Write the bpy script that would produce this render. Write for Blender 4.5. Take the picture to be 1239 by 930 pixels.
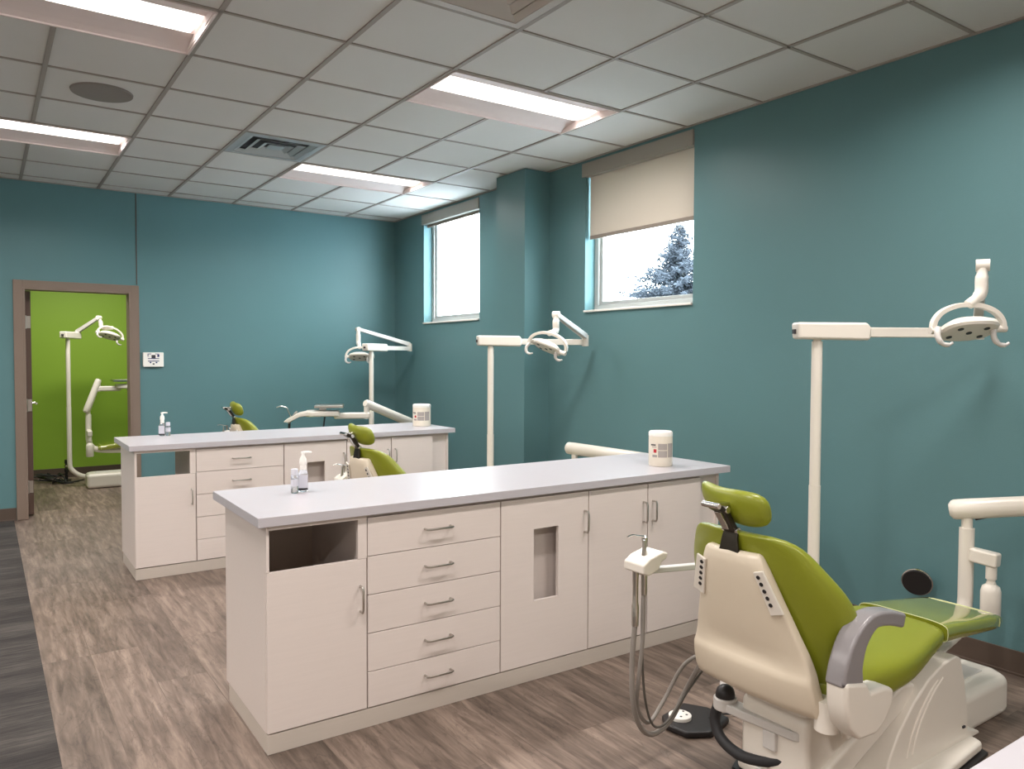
import bpy, bmesh, math, random
from mathutils import Vector, Matrix
R = math.radians; PI = math.pi
for o in list(bpy.data.objects): bpy.data.objects.remove(o)
C = bpy.context.scene.collection
scn = bpy.context.scene

# ------------------------------------------------------------------ camera
FPX, PITCH, YAW, ROLL, ZC = 932.44, 0.0348, 0.6023, -0.0037, 1.472
cam_d = bpy.data.cameras.new('camera'); cam = bpy.data.objects.new('camera', cam_d); C.objects.link(cam)
cam_d.sensor_fit = 'HORIZONTAL'; cam_d.sensor_width = 36.0; cam_d.lens = 36.0 * FPX / 1239.0
cam_d.clip_start = 0.05; cam_d.clip_end = 200
_c, _s, _cp, _sp, _cr, _sr = math.cos(YAW), math.sin(YAW), math.cos(PITCH), math.sin(PITCH), math.cos(ROLL), math.sin(ROLL)
F = Vector((_s*_cp, _c*_cp, -_sp)); U = Vector((_s*_sp, _c*_sp, _cp)); Rt = Vector((_c, -_s, 0))
R2 = Rt*_cr - U*_sr; U2 = Rt*_sr + U*_cr
M = Matrix((R2, U2, -F)).transposed().to_4x4(); M.translation = (0, 0, ZC); cam.matrix_world = M
scn.camera = cam

# ------------------------------------------------------------------ world, exposure, lamp power
w = bpy.data.worlds.new('sky'); scn.world = w; w.use_nodes = True
bg = w.node_tree.nodes['Background']; bg.inputs[0].default_value = (0.80, 0.91, 1.0, 1); bg.inputs[1].default_value = 6.5
scn.view_settings.view_transform = 'Standard'; scn.view_settings.look = 'None'
scn.view_settings.exposure = 1.65; scn.view_settings.gamma = 1.0; scn.view_settings.use_curve_mapping = False
LAMP = 1.35           # glow of the ceiling light lenses
LAMP_W = 10.8         # power of the light source in each ceiling light
LAMP_COL = (1.0, 0.93, 0.885)

# ------------------------------------------------------------------ room numbers
XW, YB, H = 3.959, 8.1565, 3.029
XG, YG, T = 2.1343, 3.0585, 0.6096
XL, YF = -3.35, -2.6

# ------------------------------------------------------------------ materials
def srgb(r, g, b):
    f = lambda v: (v/255/12.92) if v/255 <= 0.04045 else ((v/255+0.055)/1.055)**2.4
    return (f(r), f(g), f(b), 1)
def mat(name, col, rough=0.5, metal=0.0, spec=0.5, bump=0.0, bscale=60, var=0.0, vscale=3.0, coat=0.0, coat_r=0.05, emit=0.0, trans=0.0, alpha=1.0, ior=1.45, coat_ior=1.5, sss=0.0):
    m = bpy.data.materials.new(name); m.use_nodes = True
    nt = m.node_tree; b = nt.nodes['Principled BSDF']
    b.inputs['Base Color'].default_value = col; b.inputs['Roughness'].default_value = rough
    b.inputs['Metallic'].default_value = metal; b.inputs['Specular IOR Level'].default_value = spec
    b.inputs['Coat Weight'].default_value = coat; b.inputs['Coat Roughness'].default_value = coat_r; b.inputs['Coat IOR'].default_value = coat_ior
    b.inputs['Transmission Weight'].default_value = trans; b.inputs['IOR'].default_value = ior; b.inputs['Alpha'].default_value = alpha
    if emit: b.inputs['Emission Color'].default_value = col; b.inputs['Emission Strength'].default_value = emit
    tc = nt.nodes.new('ShaderNodeTexCoord')
    n = nt.nodes.new('ShaderNodeTexNoise'); n.inputs['Scale'].default_value = vscale; n.inputs['Detail'].default_value = 4
    nt.links.new(tc.outputs['Object'], n.inputs['Vector'])
    mx = nt.nodes.new('ShaderNodeMix'); mx.data_type = 'RGBA'; mx.blend_type = 'MULTIPLY'
    v = max(var, 0.02)
    rmp = nt.nodes.new('ShaderNodeMapRange'); rmp.inputs['To Min'].default_value = 1-v; rmp.inputs['To Max'].default_value = 1+v
    nt.links.new(n.outputs['Fac'], rmp.inputs['Value'])
    mx.inputs[0].default_value = 1; mx.inputs[6].default_value = col
    nt.links.new(rmp.outputs[0], mx.inputs[7]); nt.links.new(mx.outputs[2], b.inputs['Base Color'])
    if bump:
        n2 = nt.nodes.new('ShaderNodeTexNoise'); n2.inputs['Scale'].default_value = bscale; n2.inputs['Detail'].default_value = 3
        nt.links.new(tc.outputs['Object'], n2.inputs['Vector'])
        bp = nt.nodes.new('ShaderNodeBump'); bp.inputs['Strength'].default_value = bump; bp.inputs['Distance'].default_value = 0.002
        nt.links.new(n2.outputs['Fac'], bp.inputs['Height']); nt.links.new(bp.outputs[0], b.inputs['Normal'])
    return m

m_teal = mat('teal_wall_paint', srgb(92, 128, 132), 0.42, spec=0.35, bump=0.25, bscale=180, var=0.03)
m_green_wall = mat('lime_wall_paint', srgb(138, 172, 58), 0.5, spec=0.35, bump=0.2, bscale=180)
m_white_paint = mat('white_paint', srgb(225, 222, 215), 0.6)
m_tile = mat('ceiling_tile', srgb(208, 205, 200), 0.95, spec=0.1, bump=0.5, bscale=220, var=0.04, vscale=1.2)
m_tbar = mat('ceiling_grid_metal', srgb(158, 150, 142), 0.6, spec=0.3)
m_troffer = mat('troffer_white_enamel', srgb(222, 208, 204), 0.6, spec=0.3)
m_vent = mat('vent_grey_metal', srgb(176, 180, 182), 0.4, metal=0.3)
m_ventdark = mat('vent_dark_throat', srgb(84, 86, 88), 0.8)
m_ventcream = mat('vent_cream_enamel', srgb(186, 178, 170), 0.6)
m_grille = mat('speaker_grille', srgb(138, 131, 125), 0.8, bump=0.8, bscale=900)
m_frame = mat('door_frame_taupe', srgb(128, 112, 100), 0.5, spec=0.3)
m_doorleaf = mat('door_leaf_brown', srgb(92, 72, 62), 0.5)
m_base = mat('rubber_baseboard', srgb(86, 73, 64), 0.45, spec=0.5)
m_steel = mat('brushed_steel', srgb(190, 186, 180), 0.28, metal=1.0)
m_chrome = mat('chrome', srgb(215, 213, 210), 0.12, metal=1.0)
m_darkmetal = mat('dark_metal', srgb(70, 66, 60), 0.35, metal=0.9)
m_alu = mat('window_frame_aluminium', srgb(172, 174, 172), 0.4, metal=0.2)
m_black = mat('black_plastic', srgb(34, 32, 33), 0.42)
m_rubber = mat('black_rubber', srgb(44, 44, 46), 0.55)
m_hose = mat('grey_hose', srgb(140, 134, 128), 0.45)
m_hosedark = mat('dark_grey_hose', srgb(92, 88, 82), 0.5)
m_plastic = mat('white_equipment_plastic', srgb(228, 222, 212), 0.32, spec=0.5, coat=0.15, coat_r=0.15)
m_plastic2 = mat('cream_chair_shell', srgb(220, 208, 188), 0.34, spec=0.5, coat=0.1, coat_r=0.2)
m_greyplastic = mat('grey_equipment_plastic', srgb(205, 202, 198), 0.4)
m_armpad = mat('grey_armrest_pad', srgb(138, 134, 136), 0.3, spec=0.5, coat=0.3, coat_r=0.2)
m_vinyl = mat('green_vinyl', srgb(131, 138, 34), 0.36, spec=0.5, bump=0.12, bscale=400, coat=0.12, coat_r=0.25)
m_cover = mat('glossy_clear_covered_vinyl', srgb(142, 150, 44), 0.14, spec=0.7, coat=1.0, coat_r=0.03, coat_ior=1.75)
m_piping = mat('pale_green_piping', srgb(212, 216, 165), 0.5)
m_red = mat('red_mark', srgb(190, 50, 60), 0.5)
m_greyprint = mat('grey_print', srgb(168, 160, 155), 0.6)
m_darkprint = mat('dark_print', srgb(60, 58, 62), 0.6)
m_navy = mat('navy_print', srgb(38, 44, 105), 0.5)
m_can = mat('cream_canister_plastic', srgb(236, 228, 212), 0.4)
m_pump = mat('white_pump_plastic', srgb(245, 242, 236), 0.4)
m_clear = mat('clear_bottle_plastic', srgb(235, 240, 245), 0.08, trans=0.85, ior=1.3)
m_gel = mat('label_pale', srgb(205, 205, 215), 0.4)
m_spruce = mat('frosted_spruce_needles', srgb(64, 69, 76), 0.9, var=0.4, vscale=6, spec=0.1)
m_bark = mat('spruce_bark', srgb(80, 66, 58), 0.9)
m_snow = mat('snowy_ground', srgb(225, 228, 235), 0.9)
m_inner = mat('cabinet_inside_back', srgb(214, 198, 184), 0.6)

def laminate(name, col, rough=0.38, dirx=True, amt=0.035):
    m = bpy.data.materials.new(name); m.use_nodes = True
    nt = m.node_tree; b = nt.nodes['Principled BSDF']; b.inputs['Roughness'].default_value = rough
    tc = nt.nodes.new('ShaderNodeTexCoord'); mp = nt.nodes.new('ShaderNodeMapping')
    mp.inputs['Scale'].default_value = (3, 40, 60)
    n = nt.nodes.new('ShaderNodeTexNoise'); n.inputs['Scale'].default_value = 2.0; n.inputs['Detail'].default_value = 5
    r = nt.nodes.new('ShaderNodeMapRange'); r.inputs['To Min'].default_value = 1-amt; r.inputs['To Max'].default_value = 1+amt
    mx = nt.nodes.new('ShaderNodeMix'); mx.data_type = 'RGBA'; mx.blend_type = 'MULTIPLY'; mx.inputs[0].default_value = 1; mx.inputs[6].default_value = col
    L = nt.links.new
    L(tc.outputs['Object'], mp.inputs[0]); L(mp.outputs[0], n.inputs['Vector']); L(n.outputs['Fac'], r.inputs[0]); L(r.outputs[0], mx.inputs[7]); L(mx.outputs[2], b.inputs['Base Color'])
    return m
m_lam = laminate('white_cabinet_laminate', srgb(226, 215, 209), 0.36)
m_top = laminate('pale_worktop_laminate', srgb(192, 188, 193), 0.28, amt=0.025)
m_toe = laminate('plinth_laminate', srgb(200, 190, 180), 0.45)

def shade_fabric():
    m = mat('roller_shade_fabric', srgb(208, 199, 186), 0.9, spec=0.1)
    nt = m.node_tree; b = nt.nodes['Principled BSDF']; out = nt.nodes['Material Output']
    tr = nt.nodes.new('ShaderNodeBsdfTranslucent'); tr.inputs[0].default_value = srgb(196, 190, 178)
    mx = nt.nodes.new('ShaderNodeMixShader'); mx.inputs[0].default_value = 0.13
    nt.links.new(b.outputs[0], mx.inputs[1]); nt.links.new(tr.outputs[0], mx.inputs[2]); nt.links.new(mx.outputs[0], out.inputs[0])
    return m
m_shade = shade_fabric()
def pane_mat():
    m = bpy.data.materials.new('window_glass'); m.use_nodes = True
    nt = m.node_tree; out = nt.nodes['Material Output']
    t = nt.nodes.new('ShaderNodeBsdfTransparent'); g = nt.nodes.new('ShaderNodeBsdfGlossy'); g.inputs['Roughness'].default_value = 0.02
    t.inputs[0].default_value = (0.96, 0.98, 0.97, 1)
    mx = nt.nodes.new('ShaderNodeMixShader'); mx.inputs[0].default_value = 0.05
    nt.links.new(t.outputs[0], mx.inputs[1]); nt.links.new(g.outputs[0], mx.inputs[2]); nt.links.new(mx.outputs[0], out.inputs[0])
    return m
m_pane = pane_mat()
def lamp_mat():
    m = bpy.data.materials.new('lamp_lens_glow'); m.use_nodes = True
    nt = m.node_tree; out = nt.nodes['Material Output']
    e = nt.nodes.new('ShaderNodeEmission'); e.inputs[0].default_value = (*LAMP_COL, 1); e.inputs[1].default_value = LAMP
    nt.links.new(e.outputs[0], out.inputs[0]); return m
m_lamp = lamp_mat()

def floor_mat():
    m = bpy.data.materials.new('vinyl_wood_planks'); m.use_nodes = True
    nt = m.node_tree; N = nt.nodes.new; L = nt.links.new; b = nt.nodes['Principled BSDF']
    tc = N('ShaderNodeTexCoord'); sp = N('ShaderNodeSeparateXYZ'); L(tc.outputs['Object'], sp.inputs[0])
    ad = N('ShaderNodeMath'); ad.inputs[1].default_value = 0.01; L(sp.outputs[0], ad.inputs[0])
    cb = N('ShaderNodeCombineXYZ'); L(sp.outputs[1], cb.inputs[0]); L(ad.outputs[0], cb.inputs[1])
    br = N('ShaderNodeTexBrick'); br.inputs['Scale'].default_value = 1; br.inputs['Brick Width'].default_value = 1.42; br.inputs['Row Height'].default_value = 0.213
    br.offset = 0.37; br.offset_frequency = 3; br.inputs['Mortar Size'].default_value = 0.0016; br.inputs['Mortar Smooth'].default_value = 0.3
    br.inputs['Color1'].default_value = (0, 0, 0, 1); br.inputs['Color2'].default_value = (1, 1, 1, 1); br.inputs['Mortar'].default_value = (0.15, 0.15, 0.15, 1); br.inputs['Bias'].default_value = 0
    L(cb.outputs[0], br.inputs['Vector'])
    # grain: offset per plank so neighbours differ
    sh = N('ShaderNodeVectorMath'); sh.operation = 'MULTIPLY_ADD'; L(br.outputs['Color'], sh.inputs[0]); sh.inputs[1].default_value = (7.3, 3.1, 5.0); L(tc.outputs['Object'], sh.inputs[2])
    mp = N('ShaderNodeMapping'); mp.inputs['Scale'].default_value = (15, 1.7, 1); L(sh.outputs[0], mp.inputs[0])
    n1 = N('ShaderNodeTexNoise'); n1.inputs['Scale'].default_value = 1.6; n1.inputs['Detail'].default_value = 7; n1.inputs['Roughness'].default_value = 0.62; n1.inputs['Distortion'].default_value = 0.45; L(mp.outputs[0], n1.inputs['Vector'])
    mp2 = N('ShaderNodeMapping'); mp2.inputs['Scale'].default_value = (70, 5, 1); L(sh.outputs[0], mp2.inputs[0])
    n2 = N('ShaderNodeTexNoise'); n2.inputs['Scale'].default_value = 1.0; n2.inputs['Detail'].default_value = 6; L(mp2.outputs[0], n2.inputs['Vector'])
    cr = N('ShaderNodeValToRGB'); e = cr.color_ramp.elements
    e[0].position = 0.28; e[0].color = srgb(84, 72, 63); e[1].position = 0.74; e[1].color = srgb(150, 133, 120)
    k = e.new(0.48); k.color = srgb(115, 100, 90)
    L(n1.outputs['Fac'], cr.inputs[0])
    mr = N('ShaderNodeMapRange'); mr.inputs['To Min'].default_value = 0.72; mr.inputs['To Max'].default_value = 1.2; L(br.outputs['Color'], mr.inputs[0])
    m1 = N('ShaderNodeMix'); m1.data_type = 'RGBA'; m1.blend_type = 'MULTIPLY'; m1.inputs[0].default_value = 1; L(cr.outputs[0], m1.inputs[6]); L(mr.outputs[0], m1.inputs[7])
    mr2 = N('ShaderNodeMapRange'); mr2.inputs['From Min'].default_value = 0.3; mr2.inputs['From Max'].default_value = 0.7; mr2.inputs['To Min'].default_value = 0.86; mr2.inputs['To Max'].default_value = 1.1; L(n2.outputs['Fac'], mr2.inputs[0])
    m2 = N('ShaderNodeMix'); m2.data_type = 'RGBA'; m2.blend_type = 'MULTIPLY'; m2.inputs[0].default_value = 1; L(m1.outputs[2], m2.inputs[6]); L(mr2.outputs[0], m2.inputs[7])
    # dark cracks
    mp3 = N('ShaderNodeMapping'); mp3.inputs['Scale'].default_value = (5, 1.1, 1); L(sh.outputs[0], mp3.inputs[0])
    n3 = N('ShaderNodeTexNoise'); n3.inputs['Scale'].default_value = 2.2; n3.inputs['Detail'].default_value = 9; n3.inputs['Distortion'].default_value = 1.8; L(mp3.outputs[0], n3.inputs['Vector'])
    sb = N('ShaderNodeMath'); sb.operation = 'SUBTRACT'; sb.inputs[1].default_value = 0.5; L(n3.outputs['Fac'], sb.inputs[0])
    ab = N('ShaderNodeMath'); ab.operation = 'ABSOLUTE'; L(sb.outputs[0], ab.inputs[0])
    mr3 = N('ShaderNodeMapRange'); mr3.inputs['From Max'].default_value = 0.016; mr3.inputs['To Min'].default_value = 0.74; mr3.inputs['To Max'].default_value = 1; L(ab.outputs[0], mr3.inputs[0])
    m3 = N('ShaderNodeMix'); m3.data_type = 'RGBA'; m3.blend_type = 'MULTIPLY'; m3.inputs[0].default_value = 1; L(m2.outputs[2], m3.inputs[6]); L(mr3.outputs[0], m3.inputs[7])
    L(m3.outputs[2], b.inputs['Base Color']); b.inputs['Roughness'].default_value = 0.5; b.inputs['Specular IOR Level'].default_value = 0.35
    bp = N('ShaderNodeBump'); bp.inputs['Strength'].default_value = 0.15; bp.inputs['Distance'].default_value = 0.002; L(n2.outputs['Fac'], bp.inputs['Height']); L(bp.outputs[0], b.inputs['Normal'])
    return m
def carpet_mat():
    m = bpy.data.materials.new('striped_carpet'); m.use_nodes = True
    nt = m.node_tree; N = nt.nodes.new; L = nt.links.new; b = nt.nodes['Principled BSDF']
    tc = N('ShaderNodeTexCoord'); mp = N('ShaderNodeMapping'); mp.inputs['Scale'].default_value = (5, 70, 1); L(tc.outputs['Object'], mp.inputs[0])
    n1 = N('ShaderNodeTexNoise'); n1.inputs['Scale'].default_value = 1; n1.inputs['Detail'].default_value = 6; n1.inputs['Roughness'].default_value = 0.7; L(mp.outputs[0], n1.inputs['Vector'])
    mp2 = N('ShaderNodeMapping'); mp2.inputs['Scale'].default_value = (0.8, 5, 1); L(tc.outputs['Object'], mp2.inputs[0])
    n2 = N('ShaderNodeTexNoise'); n2.inputs['Scale'].default_value = 1; n2.inputs['Detail'].default_value = 2; L(mp2.outputs[0], n2.inputs['Vector'])
    ad = N('ShaderNodeMix'); ad.data_type = 'FLOAT'; ad.inputs[0].default_value = 0.45; L(n1.outputs['Fac'], ad.inputs[2]); L(n2.outputs['Fac'], ad.inputs[3])
    cr = N('ShaderNodeValToRGB'); e = cr.color_ramp.elements; e[0].position = 0.36; e[0].color = srgb(52, 50, 50); e[1].position = 0.72; e[1].color = srgb(104, 99, 94)
    k = e.new(0.5); k.color = srgb(70, 67, 65)
    L(ad.outputs[0], cr.inputs[0]); L(cr.outputs[0], b.inputs['Base Color']); b.inputs['Roughness'].default_value = 1; b.inputs['Specular IOR Level'].default_value = 0.1
    n3 = N('ShaderNodeTexNoise'); n3.inputs['Scale'].default_value = 400; L(tc.outputs['Object'], n3.inputs['Vector'])
    bp = N('ShaderNodeBump'); bp.inputs['Strength'].default_value = 0.6; bp.inputs['Distance'].default_value = 0.004; L(n3.outputs['Fac'], bp.inputs['Height']); L(bp.outputs[0], b.inputs['Normal'])
    return m
m_floor = floor_mat(); m_carpet = carpet_mat()

# ------------------------------------------------------------------ mesh helpers
class MB:
    def __init__(s): s.v = []; s.f = []
    def _add(s, vs, fs):
        n = len(s.v); s.v += [Vector(p) for p in vs]; s.f += [[i+n for i in f] for f in fs]; return s
    def box(s, x0, x1, y0, y1, z0, z1, m=None):
        vs = [Vector((x, y, z)) for z in (z0, z1) for y in (y0, y1) for x in (x0, x1)]
        if m: vs = [m @ v for v in vs]
        return s._add(vs, [(0,2,3,1),(4,5,7,6),(0,1,5,4),(2,6,7,3),(0,4,6,2),(1,3,7,5)])
    def rings(s, rings, cap=True, closed=False):
        n = len(rings[0]); vs = [p for r in rings for p in r]; fs = []
        k = len(rings)
        for i in range(k if closed else k-1):
            a = i*n; b = ((i+1) % k)*n
            for j in range(n): fs.append((a+j, a+(j+1) % n, b+(j+1) % n, b+j))
        if cap and not closed: fs.append(list(range(n))[::-1]); fs.append([(k-1)*n+j for j in range(n)])
        return s._add(vs, fs)
    def tube(s, pts, r, n=10, flat=None):
        pts = [Vector(p) for p in pts]; rs = r if isinstance(r, (list, tuple)) else [r]*len(pts)
        rings = []; up = None
        for i, p in enumerate(pts):
            d = (pts[min(i+1, len(pts)-1)] - pts[max(i-1, 0)]).normalized()
            if up is None:
                up = Vector((0,0,1)) if abs(d.z) < 0.9 else Vector((0,1,0))
            up = (up - d*up.dot(d)).normalized(); sd = d.cross(up)
            fa, fb = flat if flat else (1, 1)
            rings.append([p + sd*(math.cos(2*PI*j/n)*rs[i]*fa) + up*(math.sin(2*PI*j/n)*rs[i]*fb) for j in range(n)])
        return s.rings(rings)
    def bar(s, pts, w, h, wdir=(0,1,0)):
        """rectangular section swept along pts: w along wdir, h across"""
        pts = [Vector(p) for p in pts]; wd = Vector(wdir).normalized(); rings = []
        ws = w if isinstance(w, (list, tuple)) else [w]*len(pts); hs = h if isinstance(h, (list, tuple)) else [h]*len(pts)
        for i, p in enumerate(pts):
            d = (pts[min(i+1, len(pts)-1)] - pts[max(i-1, 0)]).normalized()
            wq = (wd - d*wd.dot(d)).normalized(); q = d.cross(wq)
            a, b = wq*ws[i]/2, q*hs[i]/2
            rings.append([p+a+b, p-a+b, p-a-b, p+a-b])
        return s.rings(rings)
    def lathe(s, prof, org=(0,0,0), axis=(0,0,1), n=24):
        org = Vector(org); ax = Vector(axis).normalized()
        a = ax.orthogonal().normalized(); b = ax.cross(a)
        return s.rings([[org + ax*z + (a*math.cos(2*PI*j/n) + b*math.sin(2*PI*j/n))*max(r, 1e-4) for j in range(n)] for r, z in prof])
    def prism(s, outline, axis, t0, t1):
        """outline: 2D points in the plane normal to axis ('x','y','z')"""
        def P(a, b, t): return {'x': (t, a, b), 'y': (a, t, b), 'z': (a, b, t)}[axis]
        return s.rings([[P(a, b, t0) for a, b in outline], [P(a, b, t1) for a, b in outline]])
    def loft_xz(s, rows, n=28, e1=0.6, e2=0.75):
        """rows (z, xc, w, t, curl[, yc]) : horizontal rings of a cushion"""
        rings = []
        for row in rows:
            z, xc, w_, t, cu = row[:5]; ring = []
            for j in range(n):
                a = 2*PI*j/n; ca, sa = math.cos(a), math.sin(a)
                y = w_*math.copysign(abs(ca)**e1, ca); x = xc + t*math.copysign(abs(sa)**e2, sa) + cu*(y/w_)**2
                ring.append(Vector((x, y, z)))
            rings.append(ring)
        return s.rings(rings)
    def loft_x(s, rows, n=28, e=0.55):
        """rows (x, yc, w, z0, z1)"""
        rings = []
        for x, yc, w_, z0, z1 in rows:
            ring = []
            for j in range(n):
                a = 2*PI*j/n; ca, sa = math.cos(a), math.sin(a)
                ring.append(Vector((x, yc + w_*math.copysign(abs(ca)**e, ca), (z0+z1)/2 + (z1-z0)/2*math.copysign(abs(sa)**e, sa))))
            rings.append(ring)
        return s.rings(rings)
    def xf(s, m): s.v = [m @ v for v in s.v]; return s
    def build(s, name, material, parent=None, smooth=False, bevel=0.0, sub=0, seg=2):
        me = bpy.data.meshes.new(name); me.from_pydata([tuple(v) for v in s.v], [], s.f); me.validate()
        bm = bmesh.new(); bm.from_mesh(me); bmesh.ops.recalc_face_normals(bm, faces=bm.faces); bm.to_mesh(me); bm.free()
        me.materials.append(material)
        o = bpy.data.objects.new(name, me); C.objects.link(o)
        if parent: o.parent = parent
        if smooth:
            for p in me.polygons: p.use_smooth = True
            me.set_sharp_from_angle(angle=R(40))
        if bevel:
            b = o.modifiers.new('bevel', 'BEVEL'); b.width = bevel; b.segments = seg; b.limit_method = 'ANGLE'; b.angle_limit = R(35); b.harden_normals = True
            for p in me.polygons: p.use_smooth = True
            me.set_sharp_from_angle(angle=R(60)) if seg < 2 else None
        if sub:
            b = o.modifiers.new('sub', 'SUBSURF'); b.levels = sub; b.render_levels = sub
            for p in me.polygons: p.use_smooth = True
        return o
def curve_pts(pts, n=8):
    """Catmull-Rom through pts"""
    P = [Vector(p) for p in pts]; P = [P[0]*2-P[1]] + P + [P[-1]*2-P[-2]]; out = []
    for i in range(1, len(P)-2):
        for k in range(n):
            t = k/n
            out.append(0.5*((2*P[i]) + (-P[i-1]+P[i+1])*t + (2*P[i-1]-5*P[i]+4*P[i+1]-P[i+2])*t*t + (-P[i-1]+3*P[i]-3*P[i+1]+P[i+2])*t**3))
    out.append(P[-2]); return out
def tag(o, label=None, cat=None, group=None, kind=None):
    if label: o['label'] = label
    if cat: o['category'] = cat
    if group: o['group'] = group
    if kind: o['kind'] = kind
    return o
def empty(name, loc=(0,0,0), rz=0, label=None, cat=None, group=None, kind=None):
    o = bpy.data.objects.new(name, None); C.objects.link(o); o.location = loc; o.rotation_euler = (0, 0, rz); o.empty_display_size = 0.1
    return tag(o, label, cat, group, kind)
def copy_tree(o, parent=None):
    c = o.copy(); C.objects.link(c); c.parent = parent
    for ch in [x for x in bpy.data.objects if x.parent == o]: copy_tree(ch, c)
    return c
def struct(name, mb, material, label=None, **k):
    o = mb.build(name, material, **k); o['kind'] = 'structure'
    if label: o['label'] = label
    return o

# ------------------------------------------------------------------ room shell
FX0 = 0.212
struct('floor', MB().box(FX0, XW+.0, YF, 10.9, -.12, 0), m_floor, 'brown grey wood plank vinyl floor running into the green room')
struct('floor_carpet', MB().box(XL, FX0, YF, YB, -.12, 0.004), m_carpet, 'dark grey striped carpet floor along the left edge')
DX0, DX1, DZ = 0.306, 1.18, 2.083          # door opening
struct('wall_back', MB().box(XL, DX0, YB, YB+.14, 0, H+.15).box(DX1, XW+.3, YB, YB+.14, 0, H+.15).box(DX0, DX1, YB, YB+.14, DZ, H+.15), m_teal, 'teal far wall with the doorway')
W1 = (3.61, 4.74); W2 = (6.32, 7.45); WZ = (1.845, 2.985); WT = 0.175
mb = MB()
for a, b in ((YF, W1[0]), (W1[1], W2[0]), (W2[1], YB)): mb.box(XW, XW+WT, a, b, 0, H+.15)
for a, b in (W1, W2): mb.box(XW, XW+WT, a, b, 0, WZ[0]).box(XW, XW+WT, a, b, WZ[1], H+.15)
struct('wall_right', mb, m_teal, 'teal right wall with two high windows')
struct('wall_left', MB().box(XL-.12, XL, YF, YB, 0, H+.15), m_white_paint)
struct('wall_front', MB().box(XL, XW, YF-.12, YF, 0, H+.15), m_white_paint)
struct('wall_column', MB().box(3.705, XW, 5.21, 5.635, 0, H-.002), m_teal, 'teal boxed column between the two windows')
# green side room
struct('wall_side_room', MB().box(-.6, 2.6, 10.75, 10.87, 0, 2.75), m_green_wall, 'lime green wall of the room beyond the doorway')
struct('wall_side_room_left', MB().box(-.6, -.5, YB+.14, 10.75, 0, 2.75), m_green_wall)
struct('wall_side_room_right', MB().box(2.5, 2.6, YB+.14, 10.75, 0, 2.75), m_green_wall)
struct('floor_side_room', MB().box(-.6, FX0, YB, 10.9, -.12, 0), m_floor)
struct('ceiling_side_room', MB().box(-.6, 2.6, YB+.14, 10.87, 2.75, 2.8), m_tile)
# baseboards
def baseboard(name, x0, x1, y0, y1): struct(name, MB().box(x0, x1, y0, y1, 0.001, 0.115).box(x0-(.004 if x1-x0 < .02 else 0), x1, y0-(.004 if y1-y0 < .02 else 0), y1, 0.001, 0.012), m_base, 'dark brown rubber baseboard', bevel=.002)
baseboard('baseboard_back_left', XL, DX0-.074, YB-.008, YB)
baseboard('baseboard_back_right', DX1+.074, XW-.008, YB-.008, YB)
for a, b, i in ((YF, 5.21, 'near'), (5.635, YB-.008, 'far')): baseboard('baseboard_right_'+i, XW-.008, XW, a, b)
baseboard('baseboard_column', 3.697, XW-.008, 5.202, 5.21); baseboard('baseboard_column_side', 3.697, 3.705, 5.21, 5.635)
baseboard('baseboard_side_room', -.5, 2.5, 10.742, 10.75)
struct('trim_1', MB().box(1.231, 1.239, YB-.004, YB, DZ+.075, H-.002), m_base, 'thin dark vertical joint in the teal wall above the doorway')

# ------------------------------------------------------------------ ceiling
TROF = []     # (i, j) lower-left cell of each 2-cell troffer
for i in (0, -4, -8):
    for j in (1, 5, -3, -7): TROF.append((i, j))  # rearmost row is unseen, added to light surfaces facing the camera side
VENTS = [(-1, 4), (-1, -1)]
skip = {(i+d, j) for i, j in TROF for d in (0, 1)} | set(VENTS)
gx = lambda i: XG + T*i
gy = lambda j: YG + T*j
mb = MB(); i0 = int((XL-XG)//T); j0 = int((YF-YG)//T)
for i in range(i0, 3):
    for j in range(j0, 9):
        if (i, j) in skip: continue
        x0, x1, y0, y1 = max(gx(i), XL), min(gx(i+1), XW), max(gy(j), YF), min(gy(j+1), YB)
        if x1 > x0 and y1 > y0: mb.box(x0, x1, y0, y1, H+.006, H+.02)
struct('ceiling', mb, m_tile, 'suspended ceiling of square beige grey tiles')
struct('ceiling_slab', MB().box(XL, XW+.3, YF, YB+.14, H+.151, H+.2), m_white_paint)
mb = MB(); bw = .012
mids = {(i+1, j) for i, j in TROF}
for i in range(i0+1, 3):
    if not XL < gx(i) < XW-.03: continue
    for j in range(j0, 9):
        y0, y1 = max(gy(j), YF), min(gy(j+1), YB)
        if (i, j) in mids or y1 <= y0: continue
        mb.box(gx(i)-bw, gx(i)+bw, y0-(bw if (i, j-1) not in mids else -bw*.8), y1, H-.001, H+.006)
for j in range(j0+1, 9):
    if not YF < gy(j) < YB: continue
    for i in range(i0, 3):
        x0, x1 = max(gx(i)+bw, XL), min(gx(i+1)-bw, XW)
        mb.box(x0, x1, gy(j)-bw*.8, gy(j)+bw*.8, H+.0002, H+.006)
mb.box(XW-.02, XW, YF, YB, H-.001, H+.006).box(XL, XW, YB-.02, YB, H-.001, H+.006)
g = struct('trim_2', mb, m_tbar, 'metal grid between the ceiling tiles')

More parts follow.
